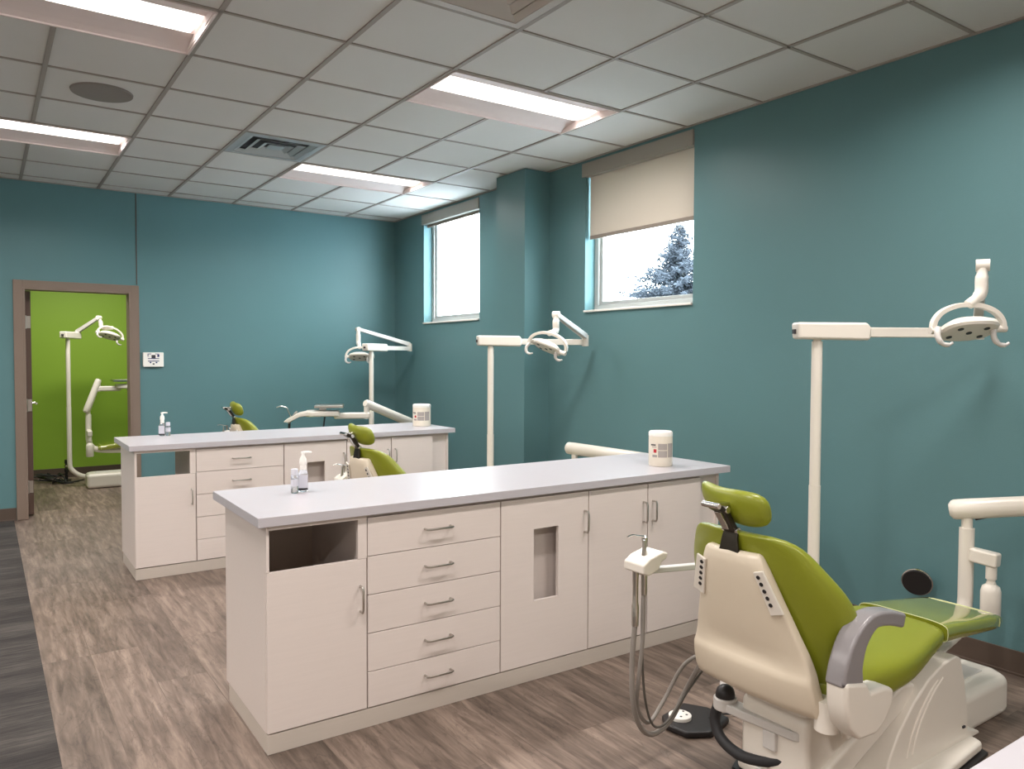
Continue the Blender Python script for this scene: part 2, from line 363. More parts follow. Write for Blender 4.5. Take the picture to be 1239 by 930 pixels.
def troffer(i, j, label, grp='recessed ceiling lights'):
    cx, cy = gx(i+1), gy(j)+T/2
    t = empty('ceiling_light', (cx, cy, H), 0, label, 'ceiling light', grp)
    hx, hy = T-.013, T/2-.013
    # housing: rim + top; reflector: two curved wings and end plates; lens: bowed glowing strip
    m = MB().box(-hx-.004, hx+.004, -hy-.004, -hy+.006, -.006, .012).box(-hx-.004, hx+.004, hy-.006, hy+.004, -.006, .012).box(-hx-.004, -hx+.006, -hy, hy, -.006, .012).box(hx-.006, hx+.004, -hy, hy, -.006, .012).box(-hx, hx, -hy, hy, .10, .112)
    m.build('housing', m_troffer, t)
    m = MB()
    for s in (-1, 1):
        prof = [(hy-.006, .002), (.25, .017), (.20, .030), (.15, .038), (.120, .040)]
        rings = [[Vector((x, s*y, z)) for y, z in prof] + [Vector((x, s*y, z+.004)) for y, z in prof[::-1]] for x in (-hx+.006, hx-.006)]
        m.rings(rings)
        m.box(*( sorted((s*(hx-.006), s*(hx-.010)))), -hy+.006, hy-.006, .004, .1)
    m.build('reflector', m_troffer, t)
    prof = [(-.120+.24*k/10, .040-.014*math.sin(PI*k/10)) for k in range(11)]
    m = MB().rings([[Vector((x, y, z)) for y, z in prof] + [Vector((x, y, z+.006)) for y, z in prof[::-1]] for x in (-hx+.03, hx-.03)])
    m.build('lens', m_lamp, t, smooth=True)
    ld = bpy.data.lights.new('lamp_tube', 'AREA'); ld.shape = 'RECTANGLE'; ld.size = 1.12; ld.size_y = .20; ld.energy = LAMP_W; ld.color = LAMP_COL; ld.spread = R(158)
    lo = bpy.data.objects.new('lamp_tube', ld); C.objects.link(lo); lo.parent = t; lo.location = (0, 0, .024)
    return t
labs = {(0, 1): 'lit rectangular recessed light nearest the right wall, ahead of the shaded window', (0, 5): 'lit recessed light beside the square grey vent, toward the far wall',
        (-4, 1): 'large lit recessed light cut by the top left corner of the photo', (-4, 5): 'lit recessed light at the left edge beyond the round ceiling speaker'}
for i, j in TROF: troffer(i, j, labs.get((i, j), 'lit recessed ceiling light outside the photo at column %s row %s' % ({0: 'right', -4: 'middle', -8: 'left'}[i], {1: 'near', 5: 'far', -3: 'behind', -7: 'rearmost, added to light the near side'}[j])))

def side_fill_lamp():  # unseen lamp, added to brighten the green room
    t = empty('ceiling_light', (1.0, 9.2, 2.75), 0, 'unseen ceiling light added to brighten the green room, above the doorway', 'ceiling light')
    MB().box(-.6, .6, -.3, .3, -.02, -.001).build('housing', m_troffer, t)
    MB().box(-.55, .55, -.14, .14, -.03, -.021).build('lens', m_lamp, t)
    ld = bpy.data.lights.new('lamp_tube', 'AREA'); ld.shape = 'RECTANGLE'; ld.size = 1.1; ld.size_y = .26; ld.energy = 15; ld.color = LAMP_COL
    lo = bpy.data.objects.new('lamp_tube', ld); C.objects.link(lo); lo.parent = t; lo.location = (0, 0, -.034)
side_fill_lamp()
def vent(i, j, mt, label, dark=True):
    t = empty('ceiling_vent', (gx(i)+T/2, gy(j)+T/2, H), 0, label, 'ceiling vent')
    h = T/2-.012
    def ring(m, a, za, b, zb, th=.003):
        A = [(-a,-a),(a,-a),(a,a),(-a,a)]; B = [(-b,-b),(b,-b),(b,b),(-b,b)]
        r = [[Vector((x, y, za)) for x, y in A], [Vector((x, y, zb)) for x, y in B], [Vector((x, y, zb+th)) for x, y in B], [Vector((x, y, za+th)) for x, y in A]]
        m.rings(r, cap=False, closed=True)
    m = MB(); ring(m, h, .000, h-.05, -.004); m.build('frame', mt, t)
    MB().box(-h+.01, h-.01, -h+.01, h-.01, .030, .034).build('throat', m_ventdark if dark else mt, t)
    for k in range(3):
        m = MB(); a = h-.045-k*.07; ring(m, a, -.004, a-.040, .014, .003); m.build('louvre', mt, t)
    MB().box(-.055, .055, -.055, .055, .0, .006).build('center_plate', mt, t)
vent(-1, 4, m_vent, 'square grey metal air vent between the two far ceiling lights')
vent(-1, -1, m_ventcream, 'cream ceiling vent cut by the top edge of the photo', False)
t = empty('ceiling_speaker', (.612, 5.19, H), 0, 'round flat speaker grille in a ceiling tile at upper left', 'ceiling speaker')
MB().lathe([(.0, .004), (.10, -.004), (.145, -.004), (.155, .0), (.155, .0061)], n=40).build('grille', m_grille, t, smooth=True)
MB().lathe([(.152, -.005), (.165, -.004), (.168, .0061), (.152, .0061)], n=40).build('rim', m_grille, t, smooth=True)

# ------------------------------------------------------------------ doorway
dr = empty('door_1', (DX0, YB, 0), 0, 'taupe metal door frame with its brown door swung into the green room', None, None, 'structure')
w_ = DX1-DX0; m = MB()
for yy in ((-.014, .0), (.14, .154)):
    m.box(-.072, .0, yy[0], yy[1], 0.002, DZ+.065).box(w_, w_+.072, yy[0], yy[1], 0.002, DZ+.065).box(0, w_, yy[0], yy[1], DZ, DZ+.065)
m.box(-.001, .018, -.014, .154, 0.002, DZ).box(w_-.018, w_+.001, -.014, .154, 0.002, DZ).box(.018, w_-.018, -.014, .154, DZ-.018, DZ+.001)
m.build('door_frame', m_frame, dr, bevel=.003)
lf = MB().box(.024, .068, .156, .156+.86, .012, DZ-.02).build('door_leaf', m_doorleaf, dr, bevel=.002)
for z in (.27, 1.02, 1.78):
    MB().box(.030, .064, .150, .156, z-.055, z+.055).lathe([(.007, -.06), (.007, .06)], (.026, .149, z), n=10).build('hinge', m_steel, dr)
hd = MB().lathe([(.028, 0), (.028, .008), (.010, .01), (.010, .07)], (.068, .156+.79, 1.0), (1, 0, 0), 16).tube([(.133, .946, 1.0), (.135, .90, 1.0), (.133, .83, 1.0)], .010).build('door_handle', m_chrome, dr, smooth=True)

# ------------------------------------------------------------------ windows with shades
def window(name, y0, y1, label, drop, shade_label):
    z0, z1 = WZ; t = empty(name, (XW, y0, z0), 0, label, None, None, 'structure'); w, h = y1-y0, z1-z0
    fx = .10
    m = MB(); fw = .045
    m.box(fx, fx+.06, 0, w, 0, fw).box(fx, fx+.06, 0, w, h-fw, h).box(fx, fx+.06, 0, fw, fw, h-fw).box(fx, fx+.06, w-fw, w, fw, h-fw)
    m.build('window_frame', m_alu, t, bevel=.003)
    m = MB(); f2 = .03; a = fw+.001
    m.box(fx+.02, fx+.05, a, w-a, a, a+f2).box(fx+.02, fx+.05, a, w-a, h-a-f2, h-a).box(fx+.02, fx+.05, a, a+f2, a+f2, h-a-f2).box(fx+.02, fx+.05, w-a-f2, w-a, a+f2, h-a-f2)
    m.build('sash', m_alu, t, bevel=.002)
    MB().box(fx+.032, fx+.038, a+f2, w-a-f2, a+f2, h-a-f2).build('pane', m_pane, t)
    MB().box(-.018, fx, -.0, w, -.012, 0.004).build('window_sill', m_white_paint, t, bevel=.003)
    s = empty('roller_shade', (XW, y0, z1), 0, shade_label, 'roller shade')
    m = MB().box(-.012, .095, .004, w+.035, -.085, .022); m.build('valance', mat('shade_valance_grey', srgb(176, 170, 160), .6) if False else m_valance, s, bevel=.004)
    sw0, sw1 = .012, w-.012
    if drop > .12:
        MB().box(.040, .0415, sw0, sw1, -drop, -.085).build('shade_fabric', m_shade, s)
        MB().box(.034, .048, sw0, sw1, -drop-.03, -drop).build('hem_bar', m_hem, s, bevel=.004)
    else:
        MB().box(.034, .048, sw0, sw1, -.115, -.085).build('hem_bar', m_hem, s, bevel=.004)
m_valance = mat('shade_valance_grey', srgb(152, 148, 140), .6)
m_hem = mat('shade_hem_taupe', srgb(140, 130, 120), .6)
window('window_1', *W1, 'near high window with a spruce outside', .545, 'beige roller shade half lowered over the near window')
window('window_2', *W2, 'far high window left of the column', .08, 'grey rolled up shade above the far window')

# outside: ground and one spruce
struct('ground', MB().box(XW+.3, 60, -30, 60, -.5, -.4), m_snow, 'pale ground outside the windows')
def spruce():
    random.seed(5)
    t = empty('spruce_tree', (18, 17.0, -.4), 0, 'frosted blue grey spruce outside the near window', 'tree')
    m = MB(); Ht = 6.0
    MB().lathe([(.14, 0), (.09, 2.5), (.02, Ht)], n=10).build('trunk', m_bark, t, smooth=True)
    z = .7
    while z < Ht:
        f = 1-(z/Ht); L = min(3.4, .86*(Ht-z))*(.92+.16*random.random())+.06; nb = int(8+16*f)
        for k in range(nb):
            a = random.uniform(0, 2*PI); ln = L*random.uniform(.7, 1.1); dz = -.18*ln
            n = max(4, int(ln/.055))
            for q in range(n):
                u = (q+1)/n; p = Vector((math.cos(a)*ln*u, math.sin(a)*ln*u, z + dz*u + .28*ln*u*u*.6))
                wd = .19*(1-u*.5)
                for r_ in range(6):
                    d = Vector((random.uniform(-1,1), random.uniform(-1,1), random.uniform(-.8,.6)))*wd
                    e = Vector((random.uniform(-1,1), random.uniform(-1,1), random.uniform(-1,1)))*.030
                    v = p + Vector((random.uniform(-1,1), random.uniform(-1,1), random.uniform(-1,.5)))*wd*.5
                    m._add([v, v+d*.5+e, v+d, v+d*.5-e], [(0,1,2,3)])
        z += .13 + .07*f
    m.build('foliage', m_spruce, t)
spruce()

# ------------------------------------------------------------------ islands
def drawer_handle(parent, cx, y, z, L=.12, vert=False):
    p = [(-L/2, 0, 0), (-L/2, -.026, 0), (-L/2+.012, -.032, 0), (L/2-.012, -.032, 0), (L/2, -.026, 0), (L/2, 0, 0)]
    if vert: p = [(0, b, a) for a, b, _ in p]
    m = MB().tube([(cx+a, y+b, z+c) for a, b, c in p], .0048, 8); m.build('handle', m_steel, parent, smooth=True)
def island(x0, y0, rz, D, sx, where, closed, detail=True):
    W = 2.541*sx; base = Matrix.Translation((x0, y0, 0)) @ Matrix.Rotation(rz, 4, 'Z')
    z0, z1 = .075, .852; yf, yb = .022, D-.03
    cuts = [.033, .430, 1.060, 1.561, 2.335, 2.497]; cuts = [c*sx for c in cuts]
    def unit(name, k, k2, label, cat):
        p = base @ Vector((cuts[k], 0, 0)); return empty(name, p, rz, label, cat), cuts[k2]-cuts[k]
    g = .0015; th = .018; fy = yf+.019
    def carcass(t, w, back=True, yb=yb, top=True):
        m = MB().box(g, th, fy, yb, z0, z1).box(w-th, w-g, fy, yb, z0, z1).box(th, w-th, fy, yb, z0, z0+th)
        if top: m.box(th, w-th, fy, yb, z1-th, z1)
        m.build('carcass', m_lam, t)
        if back: MB().box(th, w-th, yb-.012, yb, z0+th, z1-th).build('back_panel', m_inner if closed else m_lam, t)
    # unit with the waste opening
    t, w = unit('waste_cabinet', 0, 1, 'white cabinet with an open slot above its door, left end of the %s island' % where, 'cabinet')
    carcass(t, w, closed, (D-.07), top=True)
    MB().box(g, .012, yf, fy, .68, .835).box(w-.038, w-g, yf, fy, .68, .835).box(g, w-g, yf, fy, .835, z1).build('slot_frame', m_lam, t)
    d = MB().box(g*2, w-g*2, yf, fy-.001, z0+.004, .678).build('door', m_lam, t, bevel=.0012)
    if detail: drawer_handle(d, w-.03, yf, .523, .10, True)
    # five drawers
    t, w = unit('drawer_cabinet', 1, 2, 'white cabinet of five wide drawers in the %s island' % where, 'cabinet')
    carcass(t, w, True)
    for q in range(5):
        zt = .838-q*.1545; zb = zt-.1515 if q < 4 else z0+.004
        d = MB().box(g*2, w-g*2, yf, fy-.001, zb, zt).build('drawer', m_lam, t, bevel=.0012)
        if detail: drawer_handle(d, w*.5, yf, (zt+zb)/2+.002)
    # door with cut-out
    t, w = unit('cutout_cabinet', 2, 3, 'white cabinet whose door has a tall cut out window, middle of the %s island' % where, 'cabinet')
    carcass(t, w, True)
    a, b = .18*sx, .32*sx
    d = MB().box(g*2, a, yf, fy-.001, z0+.004, .838).box(b, w-g*2, yf, fy-.001, z0+.004, .838).box(a, b, yf, fy-.001, z0+.004, .365).box(a, b, yf, fy-.001, .695, .838).build('door', m_lam, t)
    MB().box(th, w-th, .105, .115, z0+th, z1-th).build('inner_panel', m_lam, t)
    if detail: drawer_handle(d, w-.026, yf, .697, .10, True)
    # double doors and end filler
    t, w = unit('double_door_cabinet', 3, 5, 'white cabinet with two plain doors at the right end of the %s island' % where, 'cabinet')
    w2 = cuts[4]-cuts[3]; carcass(t, w, True)
    for q in (0, 1):
        d = MB().box(w2/2*q+g*2, w2/2*(q+1)-g*2, yf, fy-.001, z0+.004, .838).build('door', m_lam, t, bevel=.0012)
        if detail: drawer_handle(d, w2/2 + (.032 if q else -.032), yf, .70, .10, True)
    MB().box(w2+g, w-g, fy+.012, fy+.03, z0+.004, z1).build('filler_panel', m_lam, t)
    # plinth
    t = empty('plinth', base @ Vector((cuts[0], 0, 0)), rz, 'recessed pale plinth under the %s island' % where, 'plinth')
    W2 = cuts[5]-cuts[0]
    MB().box(.002, W2-.01, yf+.001, yf+.02, .001, .073).box(.002, W2-.01, D-.13, D-.11, .001, .073).box(.002, .02, yf+.02, D-.13, .001, .073).box(W2-.03, W2-.01, yf+.02, D-.13, .001, .073).build('plinth_boards', m_toe, t)
    # worktop
    o = MB().box(0, W, 0, D, .853, .889).build('worktop', m_top, None, bevel=.0015)
    o.location = base @ Vector((0, 0, 0)); o.rotation_euler = (0, 0, rz)
    tag(o, 'long pale laminate worktop of the %s island' % where, 'worktop')
island(.81, 2.790, R(-.45), .684, 1.0, 'front', True)
island(.775, 5.499, 0, .689, .96, 'far', False)
island(.80, -.165, 0, .684, 1.0, 'nearest corner', True)

# ------------------------------------------------------------------ things on the islands
def sanitizer(x, y, rz, label, flip=1):
    t = empty('pump_bottle', (x, y, .889), rz, label, 'bottle')
    MB().loft_xz([(0.0005, 0, .026, .016, 0), (.004, 0, .030, .020, 0), (.075, 0, .030, .020, 0), (.088, 0, .024, .017, 0), (.094, 0, .013, .012, 0)], 20, .7, .7).build('bottle_body', m_clear, t, smooth=True)
    MB().lathe([(.014, 0), (.014, .016), (.010, .02), (.006, .024), (.006, .045)], (0, 0, .094), n=16).build('collar', m_pump, t, smooth=True)
    MB().lathe([(.013, 0), (.016, .012), (.014, .03), (.007, .042), (.005, .055)], (0, 0, .112), n=16).lathe([(.010, 0), (.010, .008)], (0, 0, .163), n=12).tube([(0, 0, .168), (flip*.02, 0, .170), (flip*.036, 0, .168)], [.006, .005, .004], 8).build('pump_head', m_pump, t, smooth=True)
    MB().box(-.0216, -.0204, -.022, .022, .018, .075).box(-.020, .020, -.0312, -.0302, .018, .075).build('label_panel', m_gel, t)
    MB().box(-.0222, -.0204, -.024, .024, .008, .018).box(-.020, .020, -.0316, -.0302, .008, .018).build('label_band', m_darkprint, t)
sanitizer(1.142, 3.262, R(-20), 'clear pump bottle with white pump on the front island worktop')
sanitizer(1.084, 6.112, R(-20), 'clear pump bottle with white pump on the far island worktop')
def small_bottle(x, y, hgt, label):
    t = empty('small_bottle', (x, y, .889), R(10), label, 'bottle')
    MB().lathe([(.014, .0005), (.016, .004), (.016, hgt*.72), (.012, hgt*.8)], n=18).build('bottle_body', m_clear, t, smooth=True)
    MB().lathe([(.0145, 0), (.0145, hgt*.24), (.013, hgt*.26)], (0, 0, hgt*.74), n=18).build('cap', m_gel, t, smooth=True)
    MB().lathe([(.0165, 0), (.0165, .03)], (0, 0, hgt*.3), n=18).build('label_panel', m_gel, t, smooth=True)
small_bottle(1.093, 3.228, .105, 'small clear bottle left of the pump bottle, front island')
small_bottle(1.118, 6.085, .10, 'small clear bottle right of the pump bottle, far island')
def canister(x, y, r, h, rz, label):
    t = empty('wipes_canister', (x, y, .889), rz, label, 'canister', None)
    MB().lathe([(r*.96, .0005), (r, .004), (r, h*.86), (r*.985, h*.865)], n=36).build('can_body', m_can, t, smooth=True)
    MB().lathe([(r*1.01, 0), (r*1.01, h*.10), (r*.93, h*.135), (r*.8, h*.137), (r*.78, h*.125), (.001, h*.125)], (0, 0, h*.865), n=36).build('lid', m_pump, t, smooth=True)
    def patch(a0, a1, z0, z1, m, name, off=.0006):
        n = 10; rr = r+off
        vs = [Vector((rr*math.cos(a0+(a1-a0)*k/n), rr*math.sin(a0+(a1-a0)*k/n), z)) for z in (z0, z1) for k in range(n+1)]
        mb_ = MB(); mb_._add(vs, [(k, k+1, n+2+k, n+1+k) for k in range(n)]); o = mb_.build(name, m, t); s = o.modifiers.new('s', 'SOLIDIFY'); s.thickness = .0003
    A = -PI/2-R(35)      # the side facing the camera
    patch(A-R(22), A+R(22), h*.27, h*.46, m_greyprint, 'print_block'); patch(A-R(22), A+R(22), h*.48, h*.66, m_greyprint, 'print_block')
    patch(A+R(26), A+R(60), h*.27, h*.67, m_greyprint, 'print_block')
    patch(A-R(62), A-R(34), h*.60, h*.64, m_darkprint, 'print_line'); patch(A-R(55), A-R(30), h*.55, h*.575, m_greyprint, 'print_line')
    patch(A-R(45), A-R(30), h*.40, h*.50, m_red, 'hazard_mark'); patch(A-R(52), A-R(27), h*.27, h*.34, m_greyprint, 'print_line')
canister(3.035, 2.985, .064, .188, 0, 'white round wipes canister with printed label on the front island')
canister(3.080, 5.835, .076, .185, 0, 'cream round wipes canister at the far island right end')

# keypad on the wall
t = empty('wall_keypad', (1.37, YB, 1.44), 0, 'small white wall controller box with blue markings beside the doorway', 'wall controller')
MB().box(-.092, .092, -.03, 0, -.070, .070).build('case', m_pump, t, bevel=.006)
m = MB().box(-.05, .05, -.032, -.029, .006, .013).box(-.05, .05, -.032, -.029, -.018, -.010).box(-.045, -.02, -.032, -.029, .052, .058).box(.015, .05, -.032, -.029, .052, .058).box(-.052, -.046, -.032, -.029, .03, .058).box(.034, .052, -.032, -.029, .026, .050)
m.box(-.035, -.02, -.032, -.029, -.034, -.022).box(.018, .033, -.032, -.029, -.034, -.022); m.build('blue_markings', m_navy, t)
MB().box(-.018, .018, -.033, -.029, .014, .045).box(-.008, .008, -.033, -.029, -.048, -.036).build('dark_markings', m_darkprint, t)

# ------------------------------------------------------------------ dental chair (local frame: chair axis along x, origin at world x=2.6)
OX = 2.6
def chair(label):
    t = empty('dental_chair', (OX, 1.55, 0), 0, label, 'dental chair')
    X = lambda x: x-OX
    sh = lambda z: X(1.876 + (0.89-z)*(2.018-1.876)/0.47)
    # backrest cushion
    rows = []
    for z, w, th, cu in ((.405, .14, .035, .01), (.42, .19, .05, .02), (.47, .235, .06, .03), (.54, .265, .066, .05), (.62, .288, .07, .06), (.70, .298, .07, .065), (.76, .288, .068, .06), (.81, .265, .064, .045), (.85, .240, .058, .035), (.885, .218, .052, .03), (.915, .197, .044, .025), (.938, .165, .03, .02), (.946, .12, .015, .01)):
        rows.append((z, sh(z)+th+.020, w, th, cu))
    MB().loft_xz(rows, 32, .62, .8).build('backrest_cushion', m_vinyl, t, sub=1)
    # backrest shell
    rows = []
    for z, w, dx, tt in ((.405, .205, .002, .012), (.408, .222, -.006, .022), (.416, .231, -.012, .029), (.44, .233, -.014, .031), (.48, .230, -.014, .032), (.510, .226, -.013, .031), (.525, .224, -.011, .030), (.535, .222, -.007, .027), (.55, .218, -.003, .025), (.575, .211, .000, .023), (.60, .204, .001, .022), (.65, .186, .0, .022), (.70, .168, .000, .022), (.75, .150, .0, .022), (.80, .133, .000, .022), (.85, .116, .001, .020), (.875, .106, .003, .016), (.885, .100, .006, .012), (.890, .090, .010, .006)):
        rows.append((z, sh(z)+dx-.006, w, tt, .022))
    mshell = MB().loft_xz(rows, 56, .22, .32)
    for v in mshell.v:      # hand scoop pressed into the back of the shell
        if v.x < sh(v.z)+.0: v.x += .018*math.exp(-((v.z-.560-.6*v.y*v.y)/.030)**2)*math.exp(-((v.y-.02)/.085)**4)
    mshell.build('backrest_shell', m_plastic2, t, smooth=True)
    # control pads either side of the shell, five buttons each
    for s in (-1, 1):
        a = Vector((sh(.845)-.028+.012, s*.108, .845)); b = Vector((sh(.72)-.028+.012, s*.150, .72))
        pd = MB().bar([a, b], [.036, .046], .008, (0, 1, .25*s)).build('control_pad', m_plastic, t, bevel=.002)
        for k in range(5):
            p = a.lerp(b, .14+.16*k) + Vector((-.003, -s*.006, 0))
            MB().lathe([(.0068, 0), (.0062, .0035), (.0001, .0035)], p, (-1, 0, -.3), 12).xf(Matrix.Identity(4)).build('button', m_black, pd, smooth=True)
    # headrest with its bracket
    MB().bar([(X(1.874), 0, .872), (X(1.878), 0, .925), (X(1.886), 0, .952)], [.078, .058, .050], .010).bar([(X(1.884), 0, .945), (X(1.838), 0, 1.012), (X(1.800), 0, 1.030)], [.046, .044, .036], .018).build('headrest_bracket', m_darkmetal, t, bevel=.003)
    MB().bar([(X(1.862), 0, .958), (X(1.822), 0, 1.014)], .024, .016).lathe([(.011, -.028), (.011, .028)], (X(1.835), 0, 1.018), (0, 1, 0), 14).lathe([(.009, -.032), (.009, .032)], (X(1.790), 0, 1.034), (0, 1, 0), 14).lathe([(.010, -.030), (.010, .030)], (X(1.882), 0, .950), (0, 1, 0), 14).bar([(X(1.790), 0, 1.034), (X(1.86), 0, 1.032)], .028, .010).build('headrest_hinge', m_chrome, t, bevel=.0015)
    m = MB(); rws = []
    for y, zc_, hz, hx in ((-.116, 1.018, .014, .008), (-.110, 1.018, .038, .022), (-.088, 1.018, .053, .034), (-.045, 1.018, .057, .036), (0, 1.020, .054, .034), (.05, 1.024, .048, .034), (.100, 1.034, .044, .032), (.132, 1.048, .034, .022), (.142, 1.056, .012, .008)):
        ring = []
        for j in range(20):
            a = 2*PI*j/20; ca, sa = math.cos(a), math.sin(a)
            px = hx*math.copysign(abs(ca)**.8, ca) + .18*(y*y)/.15; pz = hz*math.copysign(abs(sa)**.8, sa)
            ring.append(Vector((X(1.895)+px-.25*pz, y, zc_+pz)))
        rws.append(ring)
    m.rings(rws).build('headrest_cushion', m_vinyl, t, sub=1)
    # seat and leg rest
    MB().loft_x([(X(2.03), 0, .16, .46, .49), (X(2.05), 0, .22, .43, .525), (X(2.13), 0, .262, .405, .545), (X(2.28), 0, .282, .395, .545), (X(2.42), 0, .278, .40, .535), (X(2.56), 0, .250, .41, .525), (X(2.70), 0, .210, .42, .518), (X(2.82), 0, .183, .43, .510), (X(2.868), 0, .172, .435, .508)], 28, .55).build('seat_cushion', m_vinyl, t, sub=1)
    lr = [(X(2.872), 0, .172, .435, .510), (X(2.95), 0, .169, .43, .502), (X(3.10), 0, .164, .415, .484), (X(3.26), 0, .158, .40, .464), (X(3.325), 0, .154, .395, .456), (X(3.352), 0, .147, .405, .446)]
    MB().loft_x(lr, 28, .35).build('legrest_cushion', m_cover, t, smooth=True)
    for xx, w_c, za, zb in ((2.870, .1725, .434, .5105), (3.318, .1545, .395, .457)):
        ring = []
        for j in range(28):
            a = 2*PI*j/28; ca, sa = math.cos(a), math.sin(a)
            ring.append(Vector((X(xx), w_c*math.copysign(abs(ca)**.45, ca), (za+zb)/2+(zb-za)/2*math.copysign(abs(sa)**.45, sa))))
        MB().tube(ring+[ring[0]], .0015, 6).build('piping', m_piping, t)
    # near armrest
    ap = curve_pts([(X(2.015), -.300, .545), (X(2.022), -.300, .60), (X(2.055), -.300, .665), (X(2.12), -.300, .708), (X(2.20), -.300, .705), (X(2.285), -.300, .682)], 5)
    n = len(ap); MB().bar(ap, [.062]*n, [.105-.06*min(1, k/(n*.62)) for k in range(n)]).build('armrest_pad', m_armpad, t, bevel=.010, seg=3)
    o = [(1.970, .568), (2.075, .545), (2.095, .515), (2.17, .512), (2.218, .495), (2.21, .45), (2.165, .40), (2.125, .380), (2.04, .385), (1.990, .43), (1.970, .50)]
    MB().prism([(X(a), b) for a, b in o], 'y', -.338, -.268).build('armrest_bracket', m_plastic, t, bevel=.014, seg=3)
    MB().lathe([(.036, -.045), (.036, .045)], (X(2.035), -.235, .425), (0, 0, 1), 20).build('backrest_pivot', m_plastic, t, smooth=True)
    # seat frame and lift
    MB().loft_x([(X(2.10), 0, .13, .345, .40), (X(2.14), 0, .15, .335, .41), (X(2.35), 0, .20, .33, .42), (X(2.62), 0, .17, .36, .43), (X(2.78), 0, .10, .39, .43)], 24, .4).build('seat_frame', m_plastic, t, smooth=True)
    for s in (-1, 1): MB().prism([(X(2.20), .34), (X(2.62), .44), (X(2.64), .39), (X(2.45), .335), (X(2.42), .30), (X(2.24), .26)], 'y', s*.165-.012, s*.165+.012).build('seat_side_cover', m_plastic, t, bevel=.008)
    MB().prism([(X(2.10), .12), (X(2.10), .335), (X(2.17), .365), (X(2.30), .33), (X(2.36), .12)], 'y', -.13, .13).build('lift_column', m_plastic, t, bevel=.02, seg=3)
    MB().prism([(X(2.16), .17), (X(2.62), .345), (X(2.70), .33), (X(2.68), .27), (X(2.25), .10)], 'y', -.15, .15).build('lift_arm', m_plastic, t, bevel=.015, seg=3)
    o = [(2.46, .045), (2.49, .12), (2.55, .20), (2.64, .28), (2.74, .34), (2.84, .375), (2.93, .385), (2.965, .37), (3.0, .28), (3.03, .15), (3.035, .08), (3.12, .055), (3.13, .04)]
    MB().prism([(X(a), b) for a, b in o], 'y', -.175, .175).build('pedestal_cover', m_plastic, t, bevel=.028, seg=4)
    for off in (0, .035):
        gp = curve_pts([(X(2.60+off), -.174, .10), (X(2.64+off), -.176, .19), (X(2.72+off), -.176, .275), (X(2.80+off), -.174, .325)], 5)
        MB().tube(gp, .0042, 8).build('cover_rib', m_plastic, t, smooth=True)
    MB().box(X(2.985), X(3.0), -.181, -.174, .10, .108).build('cover_latch', m_darkprint, t)
    MB().prism([(X(a), b) for a, b in [(2.17, -.02), (2.20, .22), (2.30, .27), (2.6, .28), (3.05, .22), (3.13, .0), (3.05, -.22), (2.6, -.26), (2.3, -.2)]], 'z', .012, .052).build('base_plate', m_plastic, t, bevel=.014, seg=3)
    MB().prism([(X(a), b) for a, b in [(2.155, -.02), (2.19, .235), (2.30, .285), (2.6, .295), (3.06, .235), (3.145, .0), (3.06, -.235), (2.6, -.275), (2.3, -.215)]], 'z', .001, .012).build('base_trim', m_black, t)
    # swing arm for the assistant instruments
    sa_ = [(X(2.12), -.075, .278), (X(2.10), .19, .278)]
    MB().bar(sa_, [.062, .062], .030, (1, 0, 0)).lathe([(.031, -.015), (.031, .015)], (X(2.12), -.075, .278), n=20).lathe([(.040, -.02), (.040, .022)], (X(2.10), .195, .282), n=20).box(X(2.085), X(2.125), -.02, .03, .20, .264).build('swing_arm', m_greyplastic, t, bevel=.006)
    MB().lathe([(.033, 0), (.033, .012), (.028, .028), (.016, .038), (.001, .041)], (X(2.10), .195, .304), n=20).build('pivot_cap', m_black, t, smooth=True)
    MB().tube(curve_pts([(X(2.10), .225, .262), (X(2.095), .235, .21), (X(2.09), .20, .155), (X(2.095), .12, .130), (X(2.11), .02, .150), (X(2.13), -.07, .195), (X(2.18), -.11, .215)], 6), .019, 12).build('black_conduit', m_rubber, t, smooth=True)
    MB().tube(curve_pts([(X(2.12), .22, .285), (X(2.17), .25, .30), (X(2.25), .32, .37), (X(2.28), .38, .52), (X(2.285), .40, .68)], 6), .022, 12).build('holder_post', m_greyplastic, t, smooth=True)
    MB().bar([(X(2.30), .40, .690), (X(1.875), .40, .728)], .030, .020, (0, 1, 0)).build('holder_bar', m_greyplastic, t, bevel=.004)
    MB().prism([(X(1.842), .735), (X(1.842), .765), (X(1.875), .785), (X(1.935), .800), (X(1.96), .795), (X(1.955), .775), (X(1.93), .765), (X(1.915), .740), (X(1.87), .725)], 'y', .335, .435).build('instrument_rest', m_plastic, t, bevel=.006)
    return t
c1 = chair('green dental chair seen from behind at the front right, fully in view')
